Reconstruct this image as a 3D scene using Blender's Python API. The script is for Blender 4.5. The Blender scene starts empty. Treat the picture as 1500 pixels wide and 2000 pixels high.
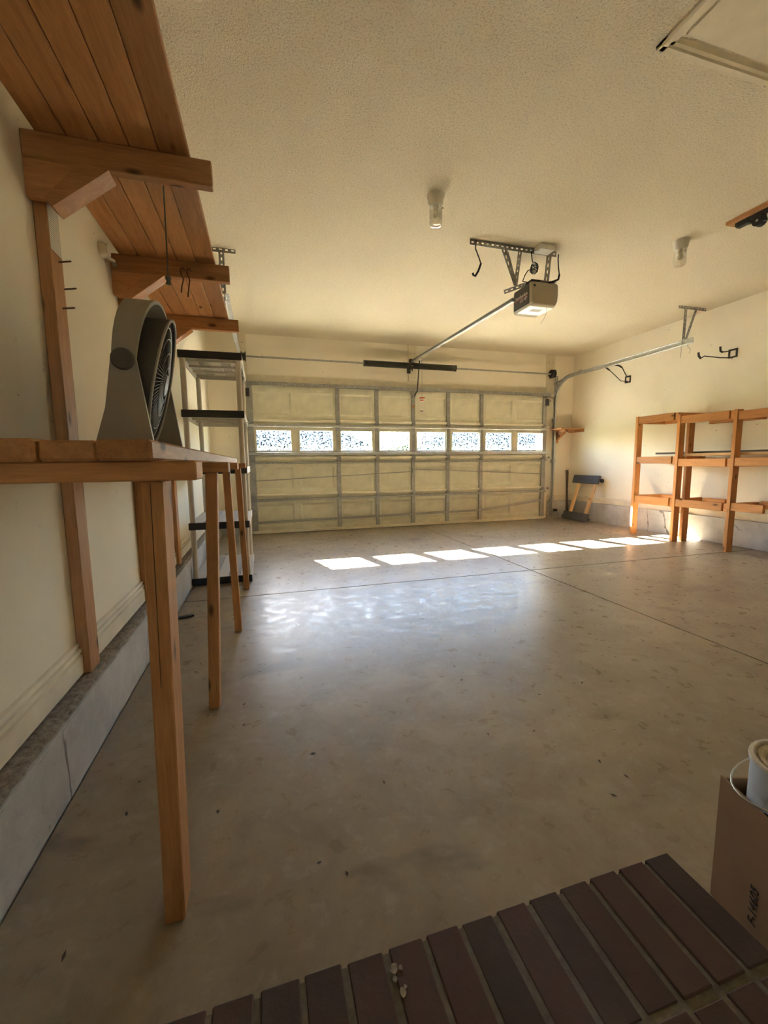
import bpy, math, random
from mathutils import Vector, Matrix
random.seed(7)
S = bpy.context.scene
COL = S.collection
# ---------------------------------------------------------------- camera
cam_d = bpy.data.cameras.new('camera'); cam = bpy.data.objects.new('camera', cam_d); COL.objects.link(cam); S.camera = cam
F_PX, YAW, PITCH, ROLL = 818.24, .2789, -.1171, -.0108
cam_d.sensor_fit = 'HORIZONTAL'; cam_d.sensor_width = 36; cam_d.lens = 36 * F_PX / 1500
cam_d.clip_start = .02; cam_d.clip_end = 300
fw = Vector((math.sin(YAW) * math.cos(PITCH), math.cos(YAW) * math.cos(PITCH), math.sin(PITCH)))
rt = Vector((math.cos(YAW), -math.sin(YAW), 0)); up = rt.cross(fw)
r2 = rt * math.cos(ROLL) + up * math.sin(ROLL); u2 = up * math.cos(ROLL) - rt * math.sin(ROLL)
m = Matrix((r2, u2, -fw)).transposed().to_4x4(); m.translation = (.1736, -6.2738, 1.0061)
cam.matrix_world = m
# ---------------------------------------------------------------- light
SUN_DIR = Vector((.45, -1.63, -1)).normalized()
sd = bpy.data.lights.new('sun', 'SUN'); sun = bpy.data.objects.new('sun', sd); COL.objects.link(sun)
sd.energy = 290; sd.angle = math.radians(.6); sd.color = (1, .945, .83)
sun.rotation_euler = SUN_DIR.to_track_quat('-Z', 'Y').to_euler(); sun.location = (0, 12, 9)
W = bpy.data.worlds.new('sky'); S.world = W; W.use_nodes = True
wn = W.node_tree.nodes; wl = W.node_tree.links
sky = wn.new('ShaderNodeTexSky'); sky.sky_type = 'NISHITA'; sky.sun_disc = False
sky.sun_elevation = math.radians(30.6); sky.sun_rotation = math.radians(-15.4); sky.air_density = 1.0; sky.dust_density = .8
wl.new(sky.outputs[0], wn['Background'].inputs[0]); wn['Background'].inputs[1].default_value = 5.4
S.view_settings.view_transform = 'Standard'; S.view_settings.look = 'None'; S.view_settings.gamma = 1
S.view_settings.use_curve_mapping = False; S.view_settings.exposure = 1.55
try:
    S.cycles.use_denoising = True; S.cycles.max_bounces = 12; S.cycles.diffuse_bounces = 9; S.cycles.glossy_bounces = 4
    S.cycles.transparent_max_bounces = 16; S.cycles.caustics_reflective = False; S.cycles.caustics_refractive = False
    S.cycles.sample_clamp_indirect = 30
except Exception: pass
# window light portals sit in the eight openings of the overhead door
WX = [.345 + .6034 * i for i in range(8)]
for x in WX:
    pd = bpy.data.lights.new('window_portal', 'AREA'); pd.shape = 'RECTANGLE'; pd.size = .48; pd.size_y = .285
    pd.cycles.is_portal = True
    po = bpy.data.objects.new('window_portal', pd); COL.objects.link(po)
    po.location = (x, .075, 1.3375); po.rotation_euler = (math.radians(-90), 0, 0)

# ---------------------------------------------------------------- materials
def srgb(r, g, b):
    f = lambda c: (c / 255 / 12.92) if c <= 10 else ((c / 255 + .055) / 1.055) ** 2.4
    return (f(r), f(g), f(b), 1)
class NT:
    def __init__(s, name):
        s.m = bpy.data.materials.new(name); s.m.use_nodes = True; s.n = s.m.node_tree.nodes; s.l = s.m.node_tree.links
        s.b = s.n['Principled BSDF']; s.tc = None
    def co(s, kind='Object', scale=(1, 1, 1), loc=None):
        if s.tc is None: s.tc = s.n.new('ShaderNodeTexCoord')
        mp = s.n.new('ShaderNodeMapping'); mp.inputs['Scale'].default_value = scale
        s.l.new(s.tc.outputs[kind], mp.inputs['Vector'])
        return mp
    def pos(s, scale=(1, 1, 1)):
        g = s.n.new('ShaderNodeNewGeometry'); mp = s.n.new('ShaderNodeMapping'); mp.inputs['Scale'].default_value = scale
        s.l.new(g.outputs['Position'], mp.inputs['Vector']); return mp
    def noise(s, vec, scale, detail=4, rough=.55, dist=0):
        t = s.n.new('ShaderNodeTexNoise'); t.inputs['Scale'].default_value = scale; t.inputs['Detail'].default_value = detail
        t.inputs['Roughness'].default_value = rough; t.inputs['Distortion'].default_value = dist
        if vec is not None: s.l.new(vec.outputs[0], t.inputs['Vector'])
        return t.outputs[0]
    def ramp(s, fac, stops):
        r = s.n.new('ShaderNodeValToRGB'); e = r.color_ramp.elements
        while len(e) < len(stops): e.new(.5)
        for i, (p, c) in enumerate(stops):
            e[i].position = p; e[i].color = c if len(c) == 4 else (*c, 1)
        s.l.new(fac, r.inputs[0]); return r.outputs[0]
    def mix(s, fac, a, b, mode='MIX'):
        x = s.n.new('ShaderNodeMix'); x.data_type = 'RGBA'; x.blend_type = mode
        for sock, v in ((x.inputs[0], fac), (x.inputs[6], a), (x.inputs[7], b)):
            if hasattr(v, 'is_linked'): s.l.new(v, sock)
            else: sock.default_value = v
        return x.outputs[2]
    def bump(s, h, strength=.3, dist=.01):
        b = s.n.new('ShaderNodeBump'); b.inputs['Strength'].default_value = strength; b.inputs['Distance'].default_value = dist
        s.l.new(h, b.inputs['Height']); s.l.new(b.outputs[0], s.b.inputs['Normal'])
    def color(s, c):
        if hasattr(c, 'is_linked'): s.l.new(c, s.b.inputs['Base Color'])
        else: s.b.inputs['Base Color'].default_value = c
    def set(s, rough=.5, metal=0, spec=None):
        s.b.inputs['Roughness'].default_value = rough; s.b.inputs['Metallic'].default_value = metal
        if spec is not None: s.b.inputs['Specular IOR Level'].default_value = spec
        return s.m
def plain(name, c, rough=.5, metal=0, var=.12, scale=25, bump=0, spec=None):
    t = NT(name); v = t.co(); n = t.noise(v, scale)
    d = tuple(x * (1 - var) for x in c[:3]) + (1,); l = tuple(min(1, x * (1 + var)) for x in c[:3]) + (1,)
    t.color(t.ramp(n, [(.3, d), (.7, l)]))
    if bump: t.bump(n, bump, .004)
    return t.set(rough, metal, spec)
def wood(name, axis, dark, light, knots=True, rough=.6):
    t = NT(name); sc = [9, 9, 9]; sc[axis] = .7
    v = t.co('Object', sc)
    oi = t.n.new('ShaderNodeObjectInfo'); add = t.n.new('ShaderNodeVectorMath'); add.operation = 'ADD'
    mul = t.n.new('ShaderNodeMath'); mul.operation = 'MULTIPLY'; mul.inputs[1].default_value = 37
    t.l.new(oi.outputs['Random'], mul.inputs[0]); t.l.new(v.outputs[0], add.inputs[0]); t.l.new(mul.outputs[0], add.inputs[1])
    n = t.noise(add, 3.0, 6, .6, 1.2)
    f = t.noise(add, 22, 3, .6, .3)
    c = t.ramp(n, [(.25, dark), (.75, light)])
    c = t.mix(.22, c, t.ramp(f, [(.35, tuple(x * .55 for x in dark[:3]) + (1,)), (.65, light)]))
    if knots:
        sk = [7, 7, 7]; sk[axis] = 3.0
        vk = t.co('Object', sk); ak = t.n.new('ShaderNodeVectorMath'); ak.operation = 'ADD'
        t.l.new(vk.outputs[0], ak.inputs[0]); t.l.new(mul.outputs[0], ak.inputs[1])
        vo = t.n.new('ShaderNodeTexVoronoi'); vo.inputs['Scale'].default_value = 1.5; t.l.new(ak.outputs[0], vo.inputs['Vector'])
        k = t.ramp(vo.outputs['Distance'], [(.07, (1, 1, 1)), (.17, (0, 0, 0))])
        c = t.mix(k, c, tuple(x * .28 for x in dark[:3]) + (1,))
    hv = t.n.new('ShaderNodeHueSaturation'); mr = t.n.new('ShaderNodeMapRange')
    mr.inputs[3].default_value = .82; mr.inputs[4].default_value = 1.18
    t.l.new(oi.outputs['Random'], mr.inputs[0]); t.l.new(mr.outputs[0], hv.inputs['Value']); t.l.new(c, hv.inputs['Color'])
    t.color(hv.outputs[0]); t.bump(f, .15, .003)
    return t.set(rough, 0, .3)
M = {}
for a, n in enumerate('xyz'):
    M['shelf_' + n] = wood('stained_pine_' + n, a, (.34, .155, .058, 1), (.56, .29, .12, 1))
    M['rack_' + n] = wood('orange_pine_' + n, a, (.42, .17, .05, 1), (.60, .29, .10, 1))
    M['raw_' + n] = wood('raw_pine_' + n, a, (.55, .33, .14, 1), (.70, .47, .24, 1))
# painted drywall
t = NT('cream_wall_paint'); v = t.pos(); n1 = t.noise(v, 1.3, 5); n2 = t.noise(v, 14, 6, .7)
c = t.ramp(n1, [(.3, (.76, .70, .565, 1)), (.7, (.83, .775, .645, 1))])
c = t.mix(t.ramp(n2, [(.655, (0, 0, 0)), (.75, (.5, .5, .5))]), c, (.28, .23, .16, 1))
vs = t.pos((2.2, 2.2, 5)); n3 = t.noise(vs, 7, 3, .5)
c = t.mix(t.ramp(n3, [(.735, (0, 0, 0)), (.75, (.7, .7, .7))]), c, (.16, .13, .10, 1))
t.color(c); t.bump(t.noise(v, 120, 3), .12, .002); M['wall'] = t.set(.75, 0, .2)
t = NT('popcorn_ceiling'); v = t.pos(); n = t.noise(v, 105, 3, .7)
t.color(t.ramp(n, [(.30, (.56, .49, .36, 1)), (.50, (.83, .755, .59, 1))])); t.bump(n, 1.0, .012); M['ceiling'] = t.set(.9, 0, .05)  # shade between the popcorn grains is also painted into the colour
# floor
t = NT('sealed_concrete_floor'); v = t.pos(); n1 = t.noise(v, .9, 7, .62, .8); n2 = t.noise(v, 4.5, 9, .7, .5); n3 = t.noise(v, 55, 5, .75); n4 = t.noise(v, 14, 8, .7, .3)
c = t.ramp(n1, [(.28, (.215, .175, .12, 1)), (.5, (.29, .242, .172, 1)), (.72, (.365, .312, .23, 1))])
c = t.mix(t.ramp(n2, [(.34, (.5, .5, .5)), (.56, (0, 0, 0))]), c, (.18, .145, .105, 1))
c = t.mix(t.ramp(n4, [(.54, (0, 0, 0)), (.72, (.45, .45, .45))]), c, (.42, .38, .31, 1))
c = t.mix(t.ramp(n3, [(.66, (0, 0, 0)), (.76, (.3, .3, .3))]), c, (.13, .10, .07, 1))
st = t.noise(t.pos((1, 1.7, 1)), 1.9, 4, .55, .3)
c = t.mix(t.ramp(st, [(.60, (0, 0, 0)), (.70, (.6, .6, .6))]), c, (.12, .095, .07, 1))
t.color(c); t.set(.4, 0, .28)
t.l.new(t.ramp(n4, [(.3, (.22,) * 3), (.7, (.44,) * 3)]), t.b.inputs['Roughness'])
t.bump(t.mix(.5, n3, n4), .10, .006); M['floor'] = t.m
t = NT('stem_wall_concrete'); v = t.pos(); n1 = t.noise(v, 2.5, 8, .7); n2 = t.noise(v, 30, 5, .7)
c = t.ramp(n1, [(.3, (.36, .355, .34, 1)), (.65, (.58, .575, .56, 1))])
ck = t.n.new('ShaderNodeTexVoronoi'); ck.feature = 'DISTANCE_TO_EDGE'; ck.inputs['Scale'].default_value = 1.6
vv = t.pos((1, 1, .4)); dn = t.n.new('ShaderNodeTexNoise'); dn.inputs['Scale'].default_value = 9; dn.inputs['Detail'].default_value = 6; t.l.new(vv.outputs[0], dn.inputs['Vector'])
va = t.n.new('ShaderNodeVectorMath'); va.operation = 'MULTIPLY_ADD'; va.inputs[1].default_value = (.07, .07, .07); t.l.new(dn.outputs['Color'], va.inputs[0]); t.l.new(vv.outputs[0], va.inputs[2]); t.l.new(va.outputs[0], ck.inputs['Vector'])
cm = t.ramp(t.noise(t.pos(), 1.7, 2), [(.50, (0, 0, 0)), (.60, (1, 1, 1))])
c = t.mix(t.mix(1.0, t.ramp(ck.outputs['Distance'], [(.0025, (.9, .9, .9)), (.007, (0, 0, 0))]), cm, 'MULTIPLY'), c, (.10, .085, .07, 1))
c = t.mix(t.ramp(n2, [(.62, (0, 0, 0)), (.72, (.5, .5, .5))]), c, (.16, .13, .10, 1))
t.color(c); t.bump(n2, .35, .006); M['stem'] = t.set(.85, 0, .2)
t = NT('rough_concrete_ledge'); v = t.pos(); n2 = t.noise(v, 45, 6, .8)
t.color(t.ramp(n2, [(.3, (.15, .12, .085, 1)), (.62, (.52, .45, .35, 1))])); t.bump(n2, 1, .02); M['ledge'] = t.set(.95, 0, .1)
t = NT('dark_joint'); t.color((.07, .06, .045, 1)); M['joint'] = t.set(.95)
M['door_skin'] = plain('tan_door_paint', (.64, .61, .46, 1), .55, 0, .10, 6)
M['lip'] = plain('cream_door_lip', (.74, .68, .53, 1), .45, 0, .08, 10)
M['galv'] = plain('galvanised_steel', (.34, .335, .31, 1), .45, .6, .22, 40)
M['galvb'] = plain('bright_galvanised_steel', (.55, .55, .52, 1), .33, .8, .15, 30)
M['spring'] = plain('oiled_spring_steel', (.065, .062, .045, 1), .5, .4, .3, 30)
M['black'] = plain('black_plastic', (.012, .012, .013, 1), .5, 0, .2, 30)
M['rubber'] = plain('black_rubber', (.015, .014, .013, 1), .8, 0, .2, 30)
M['iron'] = plain('dark_iron', (.06, .055, .05, 1), .5, .6, .3, 30)
M['white'] = plain('white_plastic', (.72, .68, .58, 1), .45, 0, .06, 20)
M['paint_w'] = plain('cream_trim_paint', (.70, .63, .48, 1), .55, 0, .06, 12)
M['trim_l'] = plain('cream_baseboard_paint', (.70, .63, .49, 1), .5, 0, .10, 7)
M['fan_l'] = plain('grey_fan_plastic', (.30, .275, .235, 1), .5, 0, .05, 10)
M['fan_d'] = plain('charcoal_fan_plastic', (.075, .068, .06, 1), .42, 0, .08, 10)
M['fan_k'] = plain('dark_fan_knob', (.09, .075, .065, 1), .5, 0, .08, 10)
M['putty'] = plain('taupe_shelf_plastic', (.50, .46, .39, 1), .55, 0, .06, 15)
M['putty_d'] = plain('dark_taupe_plastic', (.30, .275, .235, 1), .55, 0, .06, 15)
M['opener'] = plain('beige_opener_plastic', (.44, .39, .28, 1), .5, 0, .05, 10)
M['opener_d'] = plain('dark_opener_panel', (.05, .042, .036, 1), .5, 0, .06, 10)
M['carpet'] = plain('grey_carpet_pad', (.10, .10, .105, 1), .95, 0, .35, 90, .6, .1)
M['handle'] = plain('dark_hickory_handle', (.07, .04, .028, 1), .6, 0, .25, 12)
M['cardboard'] = plain('brown_cardboard', (.30, .19, .11, 1), .8, 0, .08, 12, 0, .2)
M['can'] = plain('pale_blue_can_label', (.42, .46, .52, 1), .4, 0, .08, 8)
M['lid'] = plain('paint_smeared_lid', (.55, .48, .36, 1), .5, .1, .55, 28)
M['rim'] = plain('dried_paint_rim', (.55, .50, .42, 1), .5, .1, .35, 45)
M['mortar'] = plain('grey_mortar', (.115, .098, .072, 1), .95, 0, .25, 60, .5)
t = NT('brown_clay_brick'); v = t.co(); oi = t.n.new('ShaderNodeObjectInfo'); n = t.noise(t.pos(), 16, 6, .65)
c = t.ramp(oi.outputs['Random'], [(0, (.048, .032, .023, 1)), (.5, (.068, .038, .027, 1)), (1, (.080, .042, .030, 1))])
c = t.mix(t.ramp(n, [(.45, (0, 0, 0)), (.7, (.6, .6, .6))]), c, (.06, .042, .032, 1)); t.color(c)
t.bump(t.noise(t.pos(), 90, 4), .3, .004); M['brick'] = t.set(.8, 0, .3)
M['red'] = plain('red_plastic', (.55, .05, .03, 1), .45, 0, .1, 10)
M['ink'] = plain('black_ink', (.02, .017, .015, 1), .8, 0, .1, 10)
M['print'] = plain('silver_print', (.62, .56, .50, 1), .5, 0, .1, 10)
M['string'] = plain('grey_string', (.13, .13, .11, 1), .9, 0, .2, 60)
M['copper'] = plain('rusty_nail', (.12, .06, .035, 1), .6, .5, .3, 60)
M['grass'] = plain('lawn_grass', (.10, .17, .04, 1), .9, 0, .4, 5)
M['drive'] = plain('driveway_concrete', (.48, .45, .40, 1), .9, 0, .1, 3)
M['siding'] = plain('white_house_siding', (.62, .62, .60, 1), .8, 0, .05, 3)
M['roof'] = plain('grey_roof_shingle', (.15, .155, .165, 1), .9, 0, .3, 8)
M['darkglass'] = plain('dark_house_window', (.05, .06, .07, 1), .1, 0, .1, 3)
M['plank_dark'] = plain('dark_panel_board', (.055, .042, .032, 1), .6, 0, .25, 10)
M['lawn_street'] = plain('asphalt_street', (.10, .10, .10, 1), .9, 0, .2, 6)
M['speck'] = plain('dried_leaf_specks', (.05, .035, .025, 1), .9, 0, .4, 60)
M['chalk'] = plain('white_paint_spill', (.24, .20, .14, 1), .8, 0, .45, 60)
# patterned window glass
t = NT('dirty_patterned_glass'); v = t.pos((1, 1, 1)); n = t.noise(v, 38, 4, .8); n2 = t.noise(v, 3, 2)
tr = t.n.new('ShaderNodeBsdfTransparent'); gl = t.n.new('ShaderNodeBsdfGlossy'); gl.inputs['Roughness'].default_value = .15
t.l.new(t.ramp(n, [(.44, (.03, .042, .05)), (.53, (.95, .96, .96))]), tr.inputs['Color'])
mx = t.n.new('ShaderNodeMixShader'); mx.inputs[0].default_value = .05
t.l.new(tr.outputs[0], mx.inputs[1]); t.l.new(gl.outputs[0], mx.inputs[2]); t.l.new(mx.outputs[0], t.n['Material Output'].inputs['Surface'])
M['pane'] = t.m
t = NT('clear_jar_glass'); fr = t.n.new('ShaderNodeLayerWeight'); fr.inputs[0].default_value = .35
tr = t.n.new('ShaderNodeBsdfTransparent'); tr.inputs[0].default_value = (.88, .87, .82, 1); gl = t.n.new('ShaderNodeBsdfGlossy'); gl.inputs['Roughness'].default_value = .06
mx = t.n.new('ShaderNodeMixShader'); t.l.new(fr.outputs['Facing'], mx.inputs[0]); t.l.new(tr.outputs[0], mx.inputs[1]); t.l.new(gl.outputs[0], mx.inputs[2])
t.l.new(mx.outputs[0], t.n['Material Output'].inputs['Surface']); M['jar'] = t.m
t = NT('lit_opener_lens'); t.color((.8, .75, .6, 1)); t.b.inputs['Emission Color'].default_value = (1, .88, .60, 1); t.b.inputs['Emission Strength'].default_value = .18
M['lens'] = t.set(.4)
t = NT('printed_paper'); v = t.co('Generated', (1, 1, 1)); wv = t.n.new('ShaderNodeTexWave'); wv.bands_direction = 'Z'; wv.inputs['Scale'].default_value = 7; wv.inputs['Distortion'].default_value = 1.5
wv.inputs['Detail Scale'].default_value = 9; t.l.new(v.outputs[0], wv.inputs['Vector'])
t.color(t.ramp(wv.outputs[0], [(.12, (.16, .14, .12, 1)), (.3, (.68, .63, .53, 1))])); M['paper'] = t.set(.8)

# ---------------------------------------------------------------- mesh helpers
WLOC = {}
class MB:
    def __init__(s): s.v = []; s.f = []; s.sm = False
    def box(s, x0, x1, y0, y1, z0, z1):
        b = len(s.v)
        s.v += [(x, y, z) for z in (z0, z1) for y in (y0, y1) for x in (x0, x1)]
        s.f += [tuple(b + i for i in q) for q in ((0, 2, 3, 1), (4, 5, 7, 6), (0, 1, 5, 4), (2, 6, 7, 3), (0, 4, 6, 2), (1, 3, 7, 5))]
        return s
    def cbox(s, x0, x1, y0, y1, z0, z1, c):
        """box with chamfered edges: 24 vertices"""
        b = len(s.v); lo = (x0, y0, z0); hi = (x1, y1, z1); idx = {}
        for sx in (0, 1):
            for sy in (0, 1):
                for sz in (0, 1):
                    for a in range(3):
                        p = [hi[i] - c if q else lo[i] + c for i, q in enumerate((sx, sy, sz))]
                        p[a] = (hi if (sx, sy, sz)[a] else lo)[a]
                        idx[(sx, sy, sz, a)] = len(s.v); s.v.append(tuple(p))
        I = lambda x, y, z, a: idx[(x, y, z, a)]
        for a in range(3):
            o = [i for i in range(3) if i != a]
            for q in (0, 1):
                ring = []
                for p0, p1 in ((0, 0), (1, 0), (1, 1), (0, 1)):
                    k = [0, 0, 0]; k[a] = q; k[o[0]] = p0; k[o[1]] = p1; ring.append(I(*k, a))
                s.f.append(tuple(ring))
        for a in range(3):                       # edge strips along axis a
            o = [i for i in range(3) if i != a]
            for p0 in (0, 1):
                for p1 in (0, 1):
                    k0 = [0, 0, 0]; k0[o[0]] = p0; k0[o[1]] = p1; k1 = list(k0); k1[a] = 1
                    s.f.append((I(*k0, o[0]), I(*k1, o[0]), I(*k1, o[1]), I(*k0, o[1])))
        for sx in (0, 1):
            for sy in (0, 1):
                for sz in (0, 1): s.f.append(tuple(I(sx, sy, sz, a) for a in range(3)))
        return s
    def bar(s, p0, p1, w, h, upv=(0, 0, 1)):
        p0 = Vector(p0); p1 = Vector(p1); d = (p1 - p0).normalized(); upv = Vector(upv)
        a = d.cross(upv)
        if a.length < 1e-4: a = d.cross(Vector((1, 0, 0)))
        a.normalize(); b2 = a.cross(d).normalized(); b = len(s.v)
        for p in (p0, p1):
            for i, j in ((-1, -1), (1, -1), (1, 1), (-1, 1)): s.v.append(tuple(p + a * (i * w / 2) + b2 * (j * h / 2)))
        s.f += [(b, b + 1, b + 2, b + 3), (b + 7, b + 6, b + 5, b + 4)] + [(b + i, b + 4 + i, b + 4 + (i + 1) % 4, b + (i + 1) % 4) for i in range(4)]
        return s
    def tube(s, pts, r, n=8, cap=True):
        pts = [Vector(p) for p in pts]; rr = r if isinstance(r, (list, tuple)) else [r] * len(pts); b = len(s.v); a = None
        for i, p in enumerate(pts):
            d = (pts[min(i + 1, len(pts) - 1)] - pts[max(i - 1, 0)]).normalized()
            if a is None: a = d.orthogonal().normalized()
            else: a = (a - d * a.dot(d)).normalized()
            c = d.cross(a)
            for k in range(n):
                t = 2 * math.pi * k / n; s.v.append(tuple(p + (a * math.cos(t) + c * math.sin(t)) * rr[i]))
        for i in range(len(pts) - 1):
            for k in range(n): s.f.append((b + i * n + k, b + i * n + (k + 1) % n, b + (i + 1) * n + (k + 1) % n, b + (i + 1) * n + k))
        if cap: s.f += [tuple(b + k for k in reversed(range(n))), tuple(b + (len(pts) - 1) * n + k for k in range(n))]
        s.sm = True; return s
    def lathe(s, c, axis, prof, n=32):
        """prof: list of (along, radius)"""
        axis = Vector(axis).normalized(); a = Vector((0, 1, 0)); a = (a - axis * a.dot(axis))
        if a.length < 1e-3: a = Vector((1, 0, 0)) - axis * axis.x
        a.normalize(); d = axis.cross(a); c = Vector(c); b = len(s.v)
        for al, r in prof:
            for k in range(n):
                t = 2 * math.pi * k / n; s.v.append(tuple(c + axis * al + (a * math.cos(t) + d * math.sin(t)) * r))
        for i in range(len(prof) - 1):
            for k in range(n): s.f.append((b + i * n + k, b + i * n + (k + 1) % n, b + (i + 1) * n + (k + 1) % n, b + (i + 1) * n + k))
        s.sm = True; return s
    def torus(s, c, axis, R, r, n=48, q=6):
        pr = [(r * math.sin(2 * math.pi * i / q), R + r * math.cos(2 * math.pi * i / q)) for i in range(q + 1)]
        return s.lathe(c, axis, pr, n)
    def prism(s, poly, axis, t0, t1):
        """polygon of 2D points in the other two axes, extruded along axis"""
        o = [i for i in range(3) if i != axis]; b = len(s.v); n = len(poly)
        for t in (t0, t1):
            for q in poly:
                p = [0, 0, 0]; p[axis] = t; p[o[0]] = q[0]; p[o[1]] = q[1]; s.v.append(tuple(p))
        s.f += [tuple(b + i for i in reversed(range(n))), tuple(b + n + i for i in range(n))]
        s.f += [(b + i, b + (i + 1) % n, b + n + (i + 1) % n, b + n + i) for i in range(n)]
        return s
    def build(s, name, mat, parent=None, smooth=None):
        xs = list(zip(*s.v)); c = Vector(((min(xs[0]) + max(xs[0])) / 2, (min(xs[1]) + max(xs[1])) / 2, min(xs[2])))
        me = bpy.data.meshes.new(name); me.from_pydata([tuple(Vector(p) - c) for p in s.v], [], s.f); me.validate(); 
        import bmesh
        bm = bmesh.new(); bm.from_mesh(me); bmesh.ops.recalc_face_normals(bm, faces=bm.faces); bm.to_mesh(me); bm.free()
        me.materials.append(M[mat] if isinstance(mat, str) else mat)
        if s.sm if smooth is None else smooth:
            me.shade_smooth(); me.set_sharp_from_angle(angle=math.radians(38))
        return link(name, me, c, parent)
def link(name, me, c, parent=None):
    o = bpy.data.objects.new(name, me); COL.objects.link(o); o.location = c; WLOC[o] = Vector(c)
    if parent is not None:
        o.parent = parent; o.matrix_parent_inverse = Matrix.Translation(-WLOC[parent])
    return o
def same(o, dx, dy, dz, name=None, parent=None):
    return link(name or o.name.split('.')[0], o.data, WLOC[o] + Vector((dx, dy, dz)), parent or o.parent)
def tag(o, label, cat, group=None, kind=None):
    o['label'] = label
    if cat: o['category'] = cat
    if group: o['group'] = group
    if kind: o['kind'] = kind
    return o
def thing(name, label, cat, loc, group=None, kind=None):
    o = bpy.data.objects.new(name, None); COL.objects.link(o); o.location = loc; WLOC[o] = Vector(loc); o.empty_display_size = .1
    return tag(o, label, cat, group, kind)
def struct(o, label=None):
    o['kind'] = 'structure'
    if label: o['label'] = label
    return o
def B(*a): return MB().box(*a)
def CB(*a, c=.004): return MB().cbox(*a, c)
def text_mesh(body, size, name, mat, mw, parent, extrude=.0008):
    cu = bpy.data.curves.new(name, 'FONT'); cu.body = body; cu.size = size; cu.extrude = extrude; cu.align_x = 'CENTER'; cu.align_y = 'CENTER'
    tmp = bpy.data.objects.new(name, cu); COL.objects.link(tmp)
    me = bpy.data.meshes.new_from_object(tmp.evaluated_get(bpy.context.evaluated_depsgraph_get()))
    bpy.data.objects.remove(tmp); bpy.data.curves.remove(cu)
    c = mw.translation.copy(); me.transform(mw.to_3x3().to_4x4()); me.materials.clear(); me.materials.append(M[mat])
    return link(name, me, c, parent)

# ---------------------------------------------------------------- room shell
XL, XR, YN, YW, H = -.506, 5.462, -6.62, .06, 2.80
ZS, ZSR, XS, XSR = .243, .308, -.433, 5.419
XC, YC = 2.53, -2.99
fl = struct(B(XL - .15, XR + .15, YN - .15, .22, -.14, -.012).build('floor', 'joint'), 'grey sealed concrete garage floor with crossing control joints')
g = .006
for (x0, x1, y0, y1) in ((XS + .007, XC - g, YC + g, .22), (XC + g, XSR - .005, YC + g, .22), (XS + .007, XC - g, YN, YC - g), (XC + g, XSR - .005, YN, YC - g)):
    B(x0, x1, y0, y1, -.012, 0).build('slab', 'floor', fl)
struct(B(XL - .15, XR + .15, YN - .15, .22, H, H + .12).build('ceiling', 'ceiling'), 'cream popcorn textured ceiling')
wl_ = struct(B(XL - .12, XL, YN, YW + .15, ZS, H).build('wall_left', 'wall'), 'cream painted wall behind the wooden bench')
B(XL - .12, XS, YN, YW + .15, -.012, ZS - .012).build('stem_wall', 'stem', wl_)
mb = MB(); ny = 150; prev = None                                      # broken, uneven ledge on top of the stem wall
rr = random.Random(3)
for i in range(ny + 1):
    y = YN + (YW - YN) * i / ny
    row = [(XL - .01, y, ZS + .002), (XL + .02 + .006 * rr.random(), y, ZS + .004 * rr.random()), (XS - .022 + .01 * rr.random(), y, ZS - .004 + .008 * rr.random()), (XS + .001 - .006 * rr.random() ** 3, y, ZS - .016 - .010 * rr.random())]
    b = len(mb.v); mb.v += row
    if prev is not None: mb.f += [(prev + k, prev + k + 1, b + k + 1, b + k) for k in range(3)]
    prev = b
mb.build('ledge', 'ledge', wl_)
wr = struct(B(XR, XR + .12, YN, YW + .15, ZSR, H).build('wall_right', 'wall'), 'cream painted wall behind the open wooden rack')
B(XSR, XR + .12, YN, YW + .15, -.012, ZSR - .002).build('stem_wall', 'stem', wr)
OX0, OX1, OZ = .04, 4.84, 2.11
wb = struct(MB().box(XL, OX0, YW, YW + .15, 0, H).box(OX1, XR, YW, YW + .15, 0, H).box(OX0, OX1, YW, YW + .15, OZ, H).build('wall_back', 'wall'), 'cream wall around the overhead garage door')
B(XS, -.06, YW - .045, YW, 0, ZS).build('stem_wall', 'stem', wb); B(4.99, XSR, YW - .045, YW, 0, ZSR - .004).build('stem_wall', 'stem', wb)
mb = MB().box(-.02, OX0 + .03, .0425, YW, .001, OZ).box(OX1 - .03, 4.90, .0425, YW, .001, OZ).box(-.02, 4.90, .0425, YW, OZ - .03, 2.165)
mb.build('leak_filler', 'paint_w', wb)  # strips added to block daylight leaking between door edge and wall
struct(B(-.02, 4.90, YW - .022, YW, 2.165, 2.252).build('trim_1', 'paint_w'), 'cream header board above the overhead door')
struct(MB().box(XL, -.46, YN - .12, YN, 0, H).box(.62, XR, YN - .12, YN, 0, H).box(-.46, .62, YN - .12, YN, 2.2, H).build('wall_near', 'wall'), 'cream wall at the house end of the garage')
d2 = struct(B(-.45, .61, YN - .07, YN - .03, .15, 2.19).build('door_2', 'white'), 'white house entry door above the brick step')
MB().tube([(.5, YN - .03, 1.1), (.5, YN + .03, 1.1)], .012).tube([(.5, YN + .03, 1.1), (.40, YN + .03, 1.1)], .01).build('door_handle', 'galvb', d2)
B(-.46, .62, YN - .12, YN, 0, .15).build('sill', 'mortar', d2)
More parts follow.
